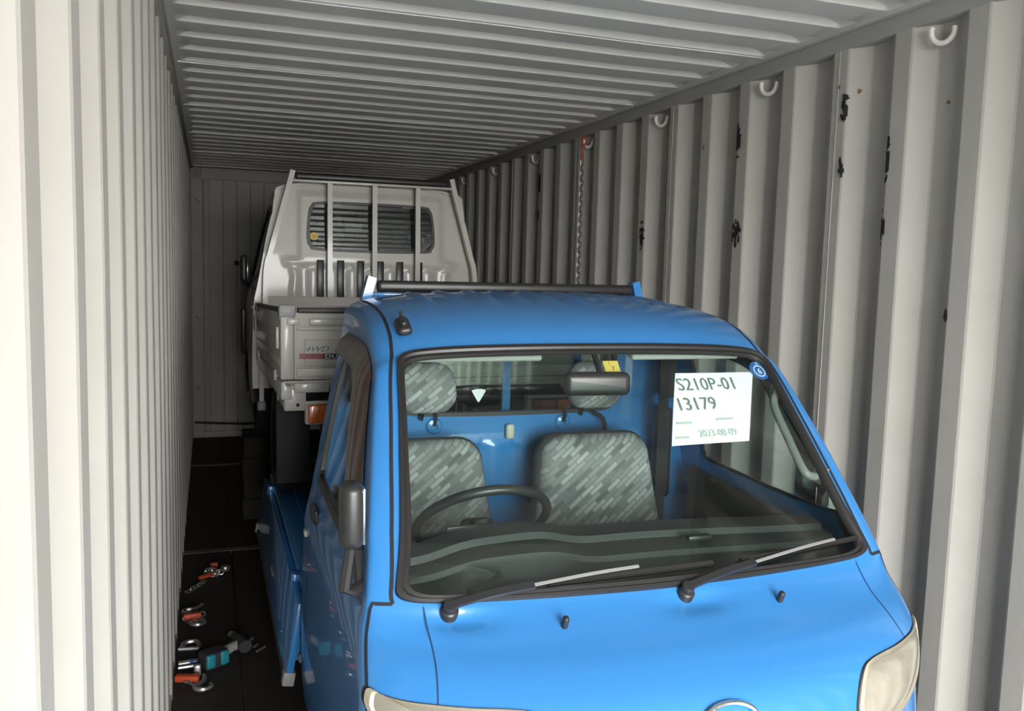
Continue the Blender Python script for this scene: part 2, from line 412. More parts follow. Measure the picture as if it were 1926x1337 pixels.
def sm(a, b, t): t = max(0, min(1, (t-a)/(b-a))); return t*t*(3-2*t)
def body_pt(v, x):                          # skin with roof swages and the dents around the wiper pivots
    p = Vector(skin(v, x)); d = 0.
    if v > 15:
        wnd = sm(15.0, 15.9, v)*(1-sm(17.4, 17.9, v))*(1-sm(.42, .50, abs(x)))
        if wnd > 0:
            t = ((x+.05) % .1)/.1; d += .008*wnd*math.exp(-((t-.5)/.10)**2)
    if 6.5 < v < 9:
        for px, pv in PIV: d -= .012*math.exp(-(((x-px-.02)/.075)**2+((v-pv+.35)/.42)**2))
    return p+normal(v, x)*d if d else p
def loop(half):                             # half: from bottom centre round to top centre, x >= 0
    L = list(half)+[(-x, v) for x, v in reversed(half) if x > 1e-6]
    return spline(L, 6, True)
GO = loop([(0, 8.46), (.19, 8.52), (.38, 8.60), (.55, 8.68), (.61, 8.78), (.638, 8.98), (.636, 9.3), (.615, 10.05), (.582, 11.2), (.566, 12.05), (.557, 12.55), (.532, 12.93), (.47, 13.02), (.25, 12.96), (0, 12.93)])
GI = loop([(0, 8.93), (.19, 8.93), (.38, 8.93), (.53, 8.95), (.585, 9.03), (.605, 9.22), (.602, 9.5), (.585, 10.1), (.560, 11.2), (.549, 11.85), (.542, 12.12), (.518, 12.34), (.46, 12.41), (.25, 12.40), (0, 12.40)])
GM = [((a[0]+b[0])/2, (a[1]+b[1])/2) for a, b in zip(GO, GI)]
SEAM = [(8.72, .648), (9, .650), (10.05, .632), (11.2, .600), (12.1, .580), (13, .568), (14, .560), (15, .556), (16.5, .552), (18, .550)]
def seam_x(v):
    for (a, x), (b, y) in zip(SEAM[:-1], SEAM[1:]):
        if a <= v <= b: return x+(y-x)*(v-a)/(b-a)
    return SEAM[-1][1]
WIN = [(.515, 1.10), (.60, 1.19), (.70, 1.31), (.81, 1.44), (.87, 1.495), (.95, 1.518), (1.10, 1.528), (1.23, 1.53), (1.262, 1.515), (1.272, 1.48), (1.278, 1.16), (1.27, 1.115), (1.235, 1.098), (.8, 1.085)]
ARCH = (.64, .26, .335)
def is_door_side(y, z): return y < 1.31 and z > .47 and math.hypot(y-ARCH[0], z-ARCH[1]) > ARCH[2]+.01
VR = [i*.125 for i in range(0, 64)]+[8+i*.0625 for i in range(0, 92)]+[13.75+i*.125 for i in range(0, 35)]
NS = 82; SS = [math.sin(math.pi/2*k/NS) for k in range(-NS, NS+1)]
NY = 44
HEAD = [(.705, 5.24), (.679, 5.15), (.640, 5.13), (.590, 5.16), (.53, 5.17), (.47, 5.18), (.42, 5.12), (.390, 4.95), (.363, 4.53), (.346, 3.9), (.36, 3.45), (.42, 3.25), (.49, 3.27), (.55, 3.38), (.63, 3.75), (.69, 4.2), (.712, 4.65), (.713, 5.0)]

def cab_meshes():
    V = []; idx = {}
    B = {k: MB() for k in ('shell', 'door_l', 'door_r', 'glass', 'lid', 'bumper', 'grille')}
    rows = []
    for v in VR:
        hw = row(v)[2]; r = []
        _, yq, zq = q_row(v)
        L = [(-hw, CABR+(yq-CABR)*k/NY, zq) for k in range(NY)]
        r = [('s', -1, L[k][1], zq, Vector(L[k])) for k in range(NY)]
        r += [('k', v, s*hw, 0, body_pt(v, s*hw)) for s in SS]
        r += [('s', 1, L[k][1], zq, Vector((hw, L[k][1], zq))) for k in reversed(range(NY))]
        rows.append(r)
    m = len(rows[0]); pts = [q[4] for r in rows for q in r]
    F = {k: [] for k in B}
    for i in range(len(rows)-1):
        for j in range(m-1):
            c = [rows[i][j], rows[i][j+1], rows[i+1][j+1], rows[i+1][j]]; f = (i*m+j, i*m+j+1, (i+1)*m+j+1, (i+1)*m+j)
            if all(q[0] == 'k' for q in c):
                v = (VR[i]+VR[i+1])/2; x = (c[0][2]+c[1][2]+c[2][2]+c[3][2])/4; hw = row(v)[2]
                if inside((x, v), GM): F['glass'].append(f); continue
                ax = abs(x)
                if (v > 8.72 and ax > seam_x(v) and v < 17.2) or (2.0 < v <= 8.72 and ax > hw*.985): F['door_l' if x < 0 else 'door_r'].append(f); continue
                if 2.45 < v < 3.2 and ax < .33: F['grille'].append(f); continue
                if v < 2.35: F['bumper'].append(f); continue
                if ax < .585 and v < 8.55: F['lid'].append(f); continue
                F['shell'].append(f)
            else:
                sd = c[0][1] if c[0][0] == 's' else c[1][1]; 
                y = sum(q[4].y for q in c)/4; z = sum(q[4].z for q in c)/4
                if math.hypot(y-ARCH[0], z-ARCH[1]) < ARCH[2]: continue
                if inside((y, z), WIN): continue
                F['shell' if not is_door_side(y, z) else ('door_l' if sd < 0 else 'door_r')].append(f)
    out = {}
    for k, fs in F.items():
        used = sorted({i for f in fs for i in f}); mp = {o: n for n, o in enumerate(used)}
        mb = MB(); mb.v = [tuple(pts[i]) for i in used]; mb.f = [tuple(mp[i] for i in f) for f in fs]; out[k] = mb
    return out

def ribbon(pts, offs):                      # strip through rows of points: pts[i] list along, offs unused
    return MB().grid(pts)
def seam_strip(path, wd, off=.0012, nrm=None):
    # path: list of (point, normal)
    a = []; b = []
    N = len(path)
    for i, (p, n) in enumerate(path):
        t = (path[min(N-1, i+1)][0]-path[max(0, i-1)][0]).normalized(); s = n.cross(t).normalized()*wd/2
        a.append(p+n*off+s); b.append(p+n*off-s)
    return MB().grid([a, b])
def skin_path(vx, n=8):
    return [(SK(v, x), normal(v, x)) for v, x in spline(vx, n)]
def side_pt(sd, y, z, off=0.): return Vector((sd*(side_x(z)+off), y, z))

def build_truck(name, paint, loc, rot, opt):
    T = empty(name, loc, rot); cm = cab_meshes()
    P = lambda mb, nm, m, par=T, **k: mb.build(nm, m, par, **k)
    P(cm['shell'], 'cab_shell', paint, ang=60)
    lid = P(cm['lid'], 'front_panel', paint, ang=60)
    bump = P(cm['bumper'], 'front_bumper', paint, ang=60)
    gr = P(cm['grille'], 'front_grille', 'plastic', ang=60)
    for k in range(4):
        v = 2.55+.19*k; MB().tube([SK(v, x/20*.33, .006) for x in range(-20, 21)], .006, 6).build('grille_slat', 'plastic', gr)
    for sd, key in ((-1, 'door_l'), (1, 'door_r')):
        d = P(cm[key], 'door', paint, ang=60)
        # window frame, pane, smoked visor, handle, mirror, inner trim
        W2 = spline(WIN, 5, True)
        cy = sum(p[0] for p in W2)/len(W2); cz = sum(p[1] for p in W2)/len(W2)
        def ring(sc, off): return [side_pt(sd, cy+(y-cy)*sc[0], cz+(z-cz)*sc[1], off) for y, z in W2]
        MB().grid([ring((1.035, 1.06), .002), ring((1.03, 1.05), .008), ring((.975, .955), .008), ring((.97, .945), -.006)], close_u=True).build('window_seal', 'rubber', d)
        pm = MB(); rr = ring((1.0, 1.0), -.003); c = side_pt(sd, cy, cz, -.003)
        rows = [[c+(p-c)*k/6 for p in rr] for k in range(1, 7)]
        for rw in rows:
            for p in rw: p.x = sd*(side_x(p.z)-.003)
        pm.grid(rows, close_u=True); n0 = len(pm.v); pm.v.append(tuple(c)); L = len(rr); pm.f += [(n0, i, (i+1) % L) for i in range(L)]
        pm.build('window_pane', 'sideglass', d)
        vz = spline([(.60, 1.17), (.70, 1.30), (.80, 1.42), (.87, 1.50), (.97, 1.535), (1.12, 1.546), (1.30, 1.548)], 6)
        if opt.get('visor'):
            a = [side_pt(sd, y-.012, z+.014, .004) for y, z in vz]; b = [side_pt(sd, y+.010, z-.010, .024) for y, z in vz]; e = [side_pt(sd, y+.05, z-.052, .030) for y, z in vz]
            f = [side_pt(sd, y+.052, z-.053, .027) for y, z in vz]; h = [side_pt(sd, y+.010, z-.012, .021) for y, z in vz]; i_ = [side_pt(sd, y-.010, z+.012, .002) for y, z in vz]
            MB().grid([a, b, e, f, h, i_]).build('rain_visor', 'visorsolid', d)
        MB().box((sd*(side_x(1.0)+.004), 1.235, 1.0), (.02, .095, .05), .009, 3).build('door_handle', 'plastic', d)
        MB().box((sd*(side_x(.9)+.002), 1.37, .90), (.012, .03, .022), .005).build('side_marker', 'cream', d)
        pth = [(SK(v, sd*seam_x(v)), normal(v, sd*seam_x(v))) for v in [8.72+i*.12 for i in range(71)]]
        seam_strip(pth, .009).build('door_gap', 'seam', d)
        pth = [(SK(8.72-.0*i, sd*(.648+.0052*i)), normal(8.72, sd*(.648+.0052*i))) for i in range(9)]
        pth += [(SK(v, sd*row(v)[2]*.9852), normal(v, sd*row(v)[2]*.9852)) for v in [8.45-.2*i for i in range(32)]]
        seam_strip(pth, .008).build('door_gap', 'seam', d)
        pth = [(side_pt(sd, 1.312, .47+i*.1065), Vector((sd, 0, 0))) for i in range(11)]
        seam_strip(pth, .007).build('door_gap', 'seam', d)
        if opt.get('visor') and sd < 0: mc, md, ma = Vector((-.727, .445, 1.222)), (.052, .075, .150), 0
        elif opt.get('visor'): mc, md, ma = Vector((.748, .735, 1.155)), (.045, .13, .19), 0
        else: mc, md, ma = Vector((sd*.75, .56, 1.16)), (.05, .12, .19), 0
        mr = P(MB().box(mc, md, .022, 4), 'door_mirror', 'plastic'); MB().box(mc-Vector((sd*md[0]*.48, -.004, 0)), (.006, md[1]*.8, md[2]*.85), .002).build('mirror_glass', 'mirrorglass', mr)
        MB().tube([(sd*.685, .45, 1.055), (sd*.71, .45, 1.045), (sd*.74, mc.y-.02 if mc.y > .5 else .45, 1.05), (mc.x, mc.y, mc.z-.07)], [.02, .018, .015, .012], 8).build('mirror_arm', 'plastic', mr)
        MB().prism([(.42, 1.02), (.50, 1.03), (.56, 1.10), (.50, 1.12)], sd*(side_x(1.07)-.01), sd*(side_x(1.07)+.012)).build('mirror_base', 'plastic', mr)
        tp = [(.46, .50), (1.29, .50), (1.29, 1.075), (1.0, 1.062), (.62, 1.045), (.46, 1.01)]
        MB().prism(tp, sd*.64, sd*.655).build('door_trim', 'trim', d, ang=0)
        MB().box((sd*.625, .85, .93), (.03, .30, .05), .012, 3).build('armrest', 'trim', d)
        # headlamp
        hs = spline(HEAD, 3, True); cx = sum(p[0] for p in hs)/len(hs); cv = sum(p[1] for p in hs)/len(hs)
        hl = MB(); rows = []
        for k in range(0, 9):
            t = k/8; bul = .012*(1-t**3)+.001
            rows.append([SK(cv+(v-cv)*t, sd*(cx+(x-cx)*t), bul) for x, v in hs])
        hl.grid(rows, close_u=True); h = P(hl, 'headlamp', 'lens')
        MB().grid([[SK(cv+(v-cv)*t, sd*(cx+(x-cx)*t), o) for x, v in hs] for t, o in ((1.035, .0005), (1.03, .006), (.975, .008), (.955, .002))], close_u=True).build('lamp_rim', 'lensrim', h)
        MB().grid([[SK(cv+(v-cv)*t, sd*(cx+(x-cx)*t), o) for x, v in hs] for t, o in ((1.03, .0022), (1.065, .0015))], close_u=True).build('lamp_gap', 'seam', h)
        sv = [(8.55, sd*.583), (7.6, sd*.582), (6.8, sd*.580), (6.0, sd*.584), (5.2, sd*.592)]
        seam_strip(skin_path(sv), .0032).build('panel_gap', 'bluegap' if paint == 'blue' else 'seam', lid)
    # windscreen with its rubber gasket
    ws = P(cm['glass'], 'windshield', 'glass', ang=60)
    MB().grid([[SK(v, x, .001) for x, v in GO], [SK(v*.9+w_*.1, x*.9+u*.1, .010) for (x, v), (u, w_) in zip(GO, GI)], [SK(v*.55+w_*.45, x*.55+u*.45, .011) for (x, v), (u, w_) in zip(GO, GI)],
               [SK(v*.4+w_*.6, x*.4+u*.6, .006) for (x, v), (u, w_) in zip(GO, GI)], [SK(v*.1+w_*.9, x*.1+u*.9, .007) for (x, v), (u, w_) in zip(GO, GI)], [SK(v, x, -.004) for x, v in GI]], close_u=True).build('windshield_gasket', 'rubber', ws, ang=30)
    # wipers
    for k, (piv, tip, b0, b1) in enumerate([(PIV[0], (-.065, 9.16), (-.29, 9.02), (.14, 9.10)), (PIV[1], (.52, 9.29), (.22, 9.10), (.61, 9.28))]):
        px, pv = piv; o = SK(pv, px, .0); n = normal(pv, px); nn = (n*.55+Vector((0, -.2, .5))).normalized()
        wm = MB(); M = Matrix.Translation(o) @ nn.to_track_quat('Z', 'Y').to_matrix().to_4x4(); k0 = len(wm.v)
        wm.lathe([(0, -.03), (.019, -.03), (.021, .004), (.019, .008), (.015, .010), (.016, .022), (.014, .026), (0, .027)], (0, 0, 0), 'z', 18); wm.xf(M, k0)
        wp = P(wm, 'wiper', 'plastic')
        a = o+nn*.022; tp = SK(tip[1], tip[0], .022); mid = a+(tp-a)*.42+nn*.012
        MB().bar(spline([a-(mid-a)*.06, a+(mid-a)*.5+nn*.006, mid], 4), .017, .009, up=nn).build('wiper_arm', 'plastic', wp)
        MB().bar(spline([mid-(tp-mid)*.05, mid+(tp-mid)*.55+nn*.004, tp], 5), .0065, .004, up=nn).build('wiper_rod', 'greyplastic', wp)
        bl = [SK(b0[1]+(b1[1]-b0[1])*t, b0[0]+(b1[0]-b0[0])*t, .010) for t in [i/12 for i in range(13)]]
        MB().bar(bl, .010, .012, up=(0, -.7, .7)).build('wiper_blade', 'rubber', wp)
    for x in (-.285, .28):
        o = SK(7.35, x); MB().box(o+Vector((0, -.004, .012)), (.014, .016, .034), .006, 3, Matrix.Rotation(R(25), 3, 'X')).build('washer_nozzle', 'plastic', lid)
    # emblem and grab details
    em = MB(); em.tube([SK(4.45+.40*math.sin(R(a)), .062*math.cos(R(a)), .007) for a in range(0, 360, 12)], .006, 8, closed=True); em.build('emblem', 'chrome', lid)
    # antenna base on the roof
    if opt.get('antenna'):
        a0 = SK(14.2, -.52); n = normal(14.2, -.52); ry = Vector((1, 0, 0)); rx = n.cross(ry).normalized(); M = Matrix.Translation(a0) @ Matrix((rx.cross(n), rx, n)).transposed().to_4x4()
        mb = MB(); k0 = 0; mb.box((0, 0, .010), (.040, .075, .026), .012, 4); mb.box((0, -.002, .026), (.018, .045, .02), .007, 3)
        an = P(mb.xf(M, k0), 'antenna_base', 'plastic'); MB().tube([(-.52, .905, 1.620), (-.521, .918, 1.650)], .0045, 8).build('antenna_stub', 'plastic', an)
    # back of the cab: panel with window opening
    RW = spline([(-.33, 1.268), (-.38, 1.29), (-.398, 1.34), (-.388, 1.48), (-.37, 1.53), (-.32, 1.552), (0, 1.558), (.32, 1.552), (.37, 1.53), (.388, 1.48), (.398, 1.34), (.38, 1.29), (.33, 1.268), (0, 1.262)], 5, True)
    zs = [.40+i*.0185 for i in range(0, 71)]; bp = MB(); pts = []; nx = 80
    def back_hw(z):
        if z <= QT[-1][2]: return side_x(z)
        lo, hi = 0., QT[-1][0]
        for _ in range(30):
            mid = (lo+hi)/2
            if skin(18, mid)[2] > z: lo = mid
            else: hi = mid
        return lo
    def press(x, z):                        # pressings: frame around the window, ledge, upright ribs below it
        d = 0.
        e = max(abs(x)/.47, abs(z-1.41)/.215); d += .010*(1-sm(.93, 1.0, e))
        if z < 1.155: d += .012*sm(1.155, 1.14, z)*(.5+.5*math.cos(2*math.pi*x/.122))*(1 if abs(x) < .50 else 0)
        d += .014*math.exp(-((z-1.185)/.02)**2)*(1-sm(.5, .58, abs(x)))
        return d
    zt = skin(18, 0)[2]-.001
    zs = [z for z in zs if z < zt]+[zt]
    grid = [[(back_hw(z)*k/40., z) for k in range(-40, 41)] for z in zs]
    RT = lambda z: -.055*max(0., z-1.24)
    vsx = [Vector((x, CABR+press(x, z)+RT(z), z)) for r in grid for x, z in r]; m = 81; fs = []
    for i in range(len(zs)-1):
        for j in range(m-1):
            q = [grid[i][j], grid[i][j+1], grid[i+1][j+1], grid[i+1][j]]; cx = sum(t[0] for t in q)/4; cz = sum(t[1] for t in q)/4
            if inside((cx, cz), RW): continue
            fs.append((i*m+j, (i+1)*m+j, (i+1)*m+j+1, i*m+j+1))
    bp.v = [tuple(p) for p in vsx]; bp.f = fs; rear = P(bp, 'cab_rear_panel', paint, ang=50)
    cx, cz = 0, 1.41; yb = CABR+.010
    MB().grid([[(cx+(x-cx)*s, yb+o+RT(cz+(z-cz)*s2), cz+(z-cz)*s2) for x, z in RW] for s, s2, o in ((1.028, 1.07, .002), (1.024, 1.06, .007), (.985, .965, .007), (.978, .95, -.004), (.985, .965, -.010), (1.024, 1.06, -.010), (1.028, 1.07, .002))], close_u=True).build('rear_window_seal', 'rubber', rear)
    rw = MB(); L = len(RW); rw.add([(0, yb+RT(cz), cz)]+[(x, yb+RT(z), z) for x, z in RW], [(0, i+1, (i+1) % L+1) for i in range(L)])
    rwo = P(rw, 'rear_window', opt.get('rear_glass', 'sideglass'), ang=0)
    MB().box((-.009, CABR-.004, 1.196), (.032, .022, .055), .010, 3).build('cover_cap', 'cream', rear)
    for k in range(6):
        MB().box((-.306+.1255*k+.005, CABR+.030, 1.075), (.042, .012, .25), .003).build('guard_strip', 'black', rear)
    # headboard frame
    hb = MB()
    HBY = 1.51
    for sd in (-1, 1):
        MB().bar(spline([(sd*.665, HBY, .60), (sd*.662, HBY, .95), (sd*.655, HBY, 1.14), (sd*.628, HBY, 1.25), (sd*.56, HBY, 1.50), (sd*.497, HBY, 1.735)], 6), .030, .045, up=(0, 1, 0)).build('headboard_post', paint, T)
    for x in (-.28, -.004, .274): MB().bar([(x, HBY, .62), (x, HBY, 1.672)], .030, .020, up=(0, 1, 0)).build('headboard_bar', paint, T)
    MB().box((0, HBY, 1.675), (1.03, .032, .014), .002).build('headboard_rail', paint, T)
    MB().box((0, HBY-.015, 1.704), (.965, .040, .040), .015, 4).build('headboard_pad', 'rubber', T)
    MB().box((0, HBY+.0, .79), (1.30, .022, .36), .004).build('headboard_plate', paint, T)
    # cargo bed
    y0, y1, zf = 1.50, 3.36, .63
    bed = MB().box((0, (y0+y1)/2, zf-.012), (1.40, y1-y0, .024), .004)
    for k in range(9): bed.box((-.6+k*.15, (y0+y1)/2, zf+.001), (.05, y1-y0-.06, .006), .002, 1)
    for sd in (-1, 1): bed.box((sd*.690, (y0+y1)/2, zf-.04), (.045, y1-y0, .075), .006)
    bed.box((0, y1-.02, zf-.017), (1.40, .04, .034), .006)
    BD = P(bed, 'bed_floor', paint)
    for yy in (1.75, 2.2, 2.75, 3.1): MB().box((0, yy, .56), (1.34, .05, .08), .004).build('cross_member', 'chassis', BD)
    GL, GH = y1-y0-.02, .275
    def gate(length, kind):                 # lies in the yz plane, hinge along y at z = 0, outer face at +x
        q = MB().box((0, 0, GH/2), (.026, length, GH), .005)
        for z in (.07, .14, .21): q.box((.012, 0, z), (.010, length-.10, .030), .005, 2)
        q.box((.008, 0, GH-.045), (.014, length-.05, .03), .005)
        return q
    def make_gate(M, length, caps=True, outer=paint, strip=True):
        G = gate(length, 0).xf(M).build('side_gate', outer, T)
        if strip: MB().box((0, 0, GH+.008), (.030, length-.04, .020), .004).xf(M).build('gate_rail', 'rubber', G)
        for s in (-1, 1):
            if caps: MB().box((0, s*(length/2-.022), GH-.004), (.042, .048, .050), .006).xf(M).build('corner_cap', 'greyplastic', G)
        for s in (-.36, .36): MB().box((.004, s*length, .0), (.04, .06, .05), .006).xf(M).build('gate_hinge', paint, G)
        for s in (-.47, .47): MB().box((.022, s*length, .17), (.014, .05, .09), .005).xf(M).build('gate_latch', paint, G)
        return G
    ym = (y0+y1)/2
    for sd in (-1, 1):
        flip = Matrix.Identity(4) if sd > 0 else Matrix.Rotation(math.pi, 4, 'Z')
        if opt['gates_down']:
            M = Matrix.Translation((sd*.728, ym, .605)) @ Matrix.Rotation(sd*R(171), 4, 'Y') @ flip
        else:
            M = Matrix.Translation((sd*.700, ym, .635)) @ flip
        make_gate(M, GL)
    if opt['gates_down']:                   # tailgate hangs open
        M = Matrix.Translation((0, y1+.02, .60)) @ Matrix.Rotation(R(-176), 4, 'X') @ Matrix.Rotation(R(90), 4, 'Z'); make_gate(M, 1.36)
    else:
        tg = MB().box((0, y1-.014, .635+.275/2), (1.32, .030, .275), .005)
        tg.box((0, y1+.004, .665), (1.30, .010, .035), .004).box((0, y1+.004, .745), (1.24, .008, .11), .006).box((0, y1+.003, .845), (1.30, .008, .018), .004)
        TG = P(tg, 'tailgate', paint)
        for s in (-1, 1):
            MB().box((s*.687, y1-.014, .775), (.055, .034, .28), .008).build('corner_pillar', paint, TG)
            MB().box((s*.687, y1-.014, .915), (.066, .046, .050), .006).build('corner_cap', 'greyplastic', TG)
            MB().box((s*.52, y1+.002, .872), (.16, .012, .030), .006, 3).build('grip_recess', paint, TG)
            MB().box((s*.664, y1+.006, .872), (.05, .012, .028), .004).build('latch', paint, TG)
            MB().box((s*.59, y1+.002, .632-.03), (.14, .020, .04), .004).build('hinge', paint, TG)
        MB().box((0, y1-.012, .918), (1.29, .034, .022), .004).build('gate_rail', 'rubber', TG)
        MB().box((0, y1-.010, .933), (1.29, .030, .006), .002).build('gate_trim', 'greyplastic', TG)
        # lettering on the tailgate; it reads from behind the truck, where local +x lies to the left
        TM = lambda x, z: Matrix.Translation((x, y1+.0035+.006, z)) @ Matrix.Rotation(math.pi, 4, 'Z') @ Matrix.Rotation(R(90), 4, 'X')
        text_mesh('4WD', .030, 'lettering', 'decalgrey', TG, TM(.620, .751), shear=.35, sx=1.4)
        MB().box((.592, y1+.0095, .731), (.094, .002, .022)).build('decal', 'red', TG, ang=0)
        MB().box((.485, y1+.0095, .731), (.120, .002, .022)).build('decal', 'black', TG, ang=0)
        text_mesh('EFI', .022, 'lettering', 'black', TG, TM(.620, .7235)@Matrix.Translation((0, 0, .0015)), shear=.1, sx=1.5)
        text_mesh('DU', .022, 'lettering', 'whitestick', TG, TM(.538, .7235)@Matrix.Translation((0, 0, .0015)), sx=1.7)
    # rear corner brackets, lamps, mud flaps, bumper bar
    for s in (-1, 1):
        br = MB().box((s*.655, y1-.02, .555), (.088, .030, .10), .006).box((s*.694, y1-.14, .56), (.014, .26, .09), .004)
        b_ = P(br, 'rear_bracket', paint)
        for z in (.59, .53): MB().lathe([(0, 0), (.007, 0), (.007, .004), (0, .004)], (s*.645, y1-.004, z), 'y', 10).build('bolt_hole', 'seam', b_)
        lm = P(MB().box((s*.49, y1-.05, .492), (.245, .06, .095), .006), 'tail_lamp', 'cream')
        MB().box((s*.555, y1-.018, .489), (.095, .02, .075), .006, 3).build('amber_lens', 'amber', lm)
        MB().box((s*.445, y1-.018, .489), (.115, .02, .075), .006, 3).build('red_lens', 'redlens', lm)
        MB().box((s*.49, y1-.03, .538), (.255, .05, .012), .003).build('lamp_hood', paint, lm)
        P(MB().box((s*.625, 2.92, .315), (.15, .008, .40), .003), 'mud_flap', 'chassis')
        P(MB().box((s*.662, 2.92, .55), (.07, .04, .10), .004), 'flap_bracket', paint)
    P(MB().box((0, y1-.06, .43), (1.10, .05, .07), .01).box((.35, 2.4, .46), (.06, 1.7, .12), .005).box((-.35, 2.4, .46), (.06, 1.7, .12), .005).box((0, .9, .40), (.9, 1.0, .10), .02), 'chassis_frame', 'chassis')
    P(MB().box((.30, y1-.02, .42), (.40, .012, .16), .004), 'plate_holder', 'chassis')
    # wheels
    for yy, kk in ((.64, 'front'), (2.51, 'rear')):
        for s in (-1, 1):
            c = (s*.615, yy, .262)
            t = MB().lathe([(.165, -.066), (.20, -.072), (.235, -.070), (.256, -.058), (.262, -.03), (.262, .03), (.256, .058), (.235, .070), (.20, .072), (.165, .066)], c, 'x', 36)
            wh = P(t, 'wheel', 'tyre'); MB().lathe([(.168, -.062), (.150, -.05), (.145, .0), (.150, s*.03), (.10, s*.045), (.06, s*.03), (.05, s*.05), (0, s*.05)], c, 'x', 28).build('wheel_rim', 'rim', wh)
        P(MB().tube([(-.55, yy, .262), (.55, yy, .262)], .035, 10), 'axle', 'chassis')
    for s in (-1, 1):
        n = 16; arc = [(ARCH[0]+(ARCH[2]+.004)*math.cos(R(a)), ARCH[1]+(ARCH[2]+.004)*math.sin(R(a))) for a in range(0, 181, 10)]
        MB().grid([[(s*(side_x(max(.3, z))+.002), y, z) for y, z in arc], [(s*.42, y, z) for y, z in arc]]).build('wheel_arch', 'chassis', T)
    if opt['gates_down']:
        for s in (-1, 1):
            MB().bar([(s*.704, 1.50, .60), (s*.700, 1.50, .52), (s*.672, 1.50, .33)], .028, .02).build('bed_stay', paint, T)
            MB().box((s*.712, 1.53, .405), (.05, .05, .035), .012, 3).build('stay_foot', 'greyplastic', T)
        MB().box((-.5, 1.75, .42), (.3, .36, .20), .02).build('fuel_tank', 'chassis', T)
    if opt.get('side_guard'):
        MB().box((.752, .50, .72), (.035, .07, .33), .012, 3, Matrix.Rotation(R(-8), 3, 'X')).build('fender_guard', 'plastic', T)
        MB().bar([(.69, 1.58, .60), (.69, 1.58, .33)], .026, .03).build('bed_stay', paint, T)
        MB().box((.69, 1.58, .31), (.05, .05, .06), .012, 3).build('stay_foot', 'greyplastic', T)
    # ---- interior
    dp = [(.34, .98), (.36, 1.028), (.42, 1.040), (.455, 1.043), (.462, 1.056), (.50, 1.064), (.54, 1.066), (.548, 1.082), (.60, 1.090), (.635, 1.084), (.655, 1.06), (.665, .98), (.70, .90), (.70, .78), (.62, .60), (.45, .55), (.42, .9)]  # steps along the top stand in for reflection lines in the windscreen
    dm = MB(); rows = []
    for k in range(-24, 25):
        x = k/24*.625; wv = .030*math.exp(-((x+.33)/.17)**4)+.006*math.cos(x*5)
        rows.append([(x, y+.03*(x/.62)**2*(1 if y < .5 else 0)+.012*math.cos(x*4)*(z > 1.03), z+(wv if .45 < y < .68 and z > 1.0 else 0)) for y, z in dp])
    dm.grid(rows, close_u=True); D = P(dm, 'dashboard', 'dash', ang=30, recalc=True)
    MB().box((-.33, .662, 1.085), (.24, .012, .05), .005, 3).build('instrument_cluster', 'plastic', D)
    for x in (-.55, .0, .18, .55): MB().box((x, .655, 1.03), (.11, .02, .05), .008).build('air_vent', 'plastic', D)
    MB().box((.20, .50, 1.080), (.07, .025, .014), .005).build('dash_tray_item', 'plastic', D)
    sc, R_, tl = Vector((-.318, .765, 1.085)), .182, R(42)
    u = Vector((0, -math.cos(tl), math.sin(tl))); ex = Vector((1, 0, 0)); nn = ex.cross(u)
    st = P(MB().tube([sc+ex*(R_*math.cos(R(a)))+u*(R_*math.sin(R(a))) for a in range(0, 360, 9)], .0135, 10, closed=True), 'steering_wheel', 'plastic')
    hub = MB().box((0, 0, 0), (.09, .08, .04), .018, 3, Matrix((ex, u, nn)).transposed()); hub.xf(Matrix.Translation(sc-nn*.02-u*.085)); hub.build('wheel_hub', 'plastic', st)
    for a in (205, 335, 270): MB().bar([sc-nn*.012-u*.085, sc+(ex*math.cos(R(a))+u*math.sin(R(a)))*R_], .022, .010, up=nn).build('wheel_spoke', 'plastic', st)
    MB().tube([sc+nn*0, sc+Vector((0, -.10, -.20))], .03, 10).build('steering_column', 'plastic', st)
    for cx_, hw_ in ((-.355, .215), (.242, .236)):
        def pad(c, w0, w1, h, th, rad, rot=-10):       # padded slab with rounded outline: w0 half width at the foot, w1 at the top
            zt, zb = h/2, -h/2; o = []
            for (px_, pz_, qx, qz) in ((w0, zb, -1, 1), (w1, zt, -1, -1), (-w1, zt, 1, -1), (-w0, zb, 1, 1)):
                ccx, ccz = px_+qx*rad, pz_+qz*rad; a0 = {(-1, 1): -90, (-1, -1): 0, (1, -1): 90, (1, 1): 180}[(qx, qz)]
                o += [(ccx+rad*math.cos(R(a0+d)), ccz+rad*math.sin(R(a0+d))) for d in range(0, 91, 15)]
            mb_ = MB(); rows_ = []
            for k_ in range(9):
                f_ = k_/8; e_ = .030*(1-math.sin(f_*math.pi))**1.6; sx_, sz_ = 1-e_/max(w0, w1)*1.1, 1-e_/(h/2)*1.1
                rows_.append([(x_*sx_, (f_-.5)*th, z_*sz_) for x_, z_ in o])
            n_ = len(o); mb_.grid(rows_, close_u=True); k0_ = len(mb_.v); mb_.v += [(0, -th/2-.006, 0), (0, th/2, 0)]
            mb_.f += [(k0_, (i+1) % n_, i) for i in range(n_)]+[(k0_+1, 8*n_+i, 8*n_+(i+1) % n_) for i in range(n_)]
            return mb_.xf(Matrix.Translation(c) @ Matrix.Rotation(R(rot), 4, 'X'))
        s_ = P(pad((cx_, 1.235, .985), hw_+.004, hw_*.86, .46, .11, .085), 'seat', 'fabric', ang=60)
        pad((cx_, 1.258, .985), hw_+.014, hw_*.90, .465, .10, .085).build('seat_shell', 'fabricside', s_, ang=60)
        MB().box((cx_, 1.02, .72), (2*hw_, .46, .13), .045, 4).build('seat_cushion', 'fabric', s_)
        pad((cx_, 1.285, 1.381), .100, .096, .165, .085, .062).build('headrest', 'fabric', s_, ang=60)
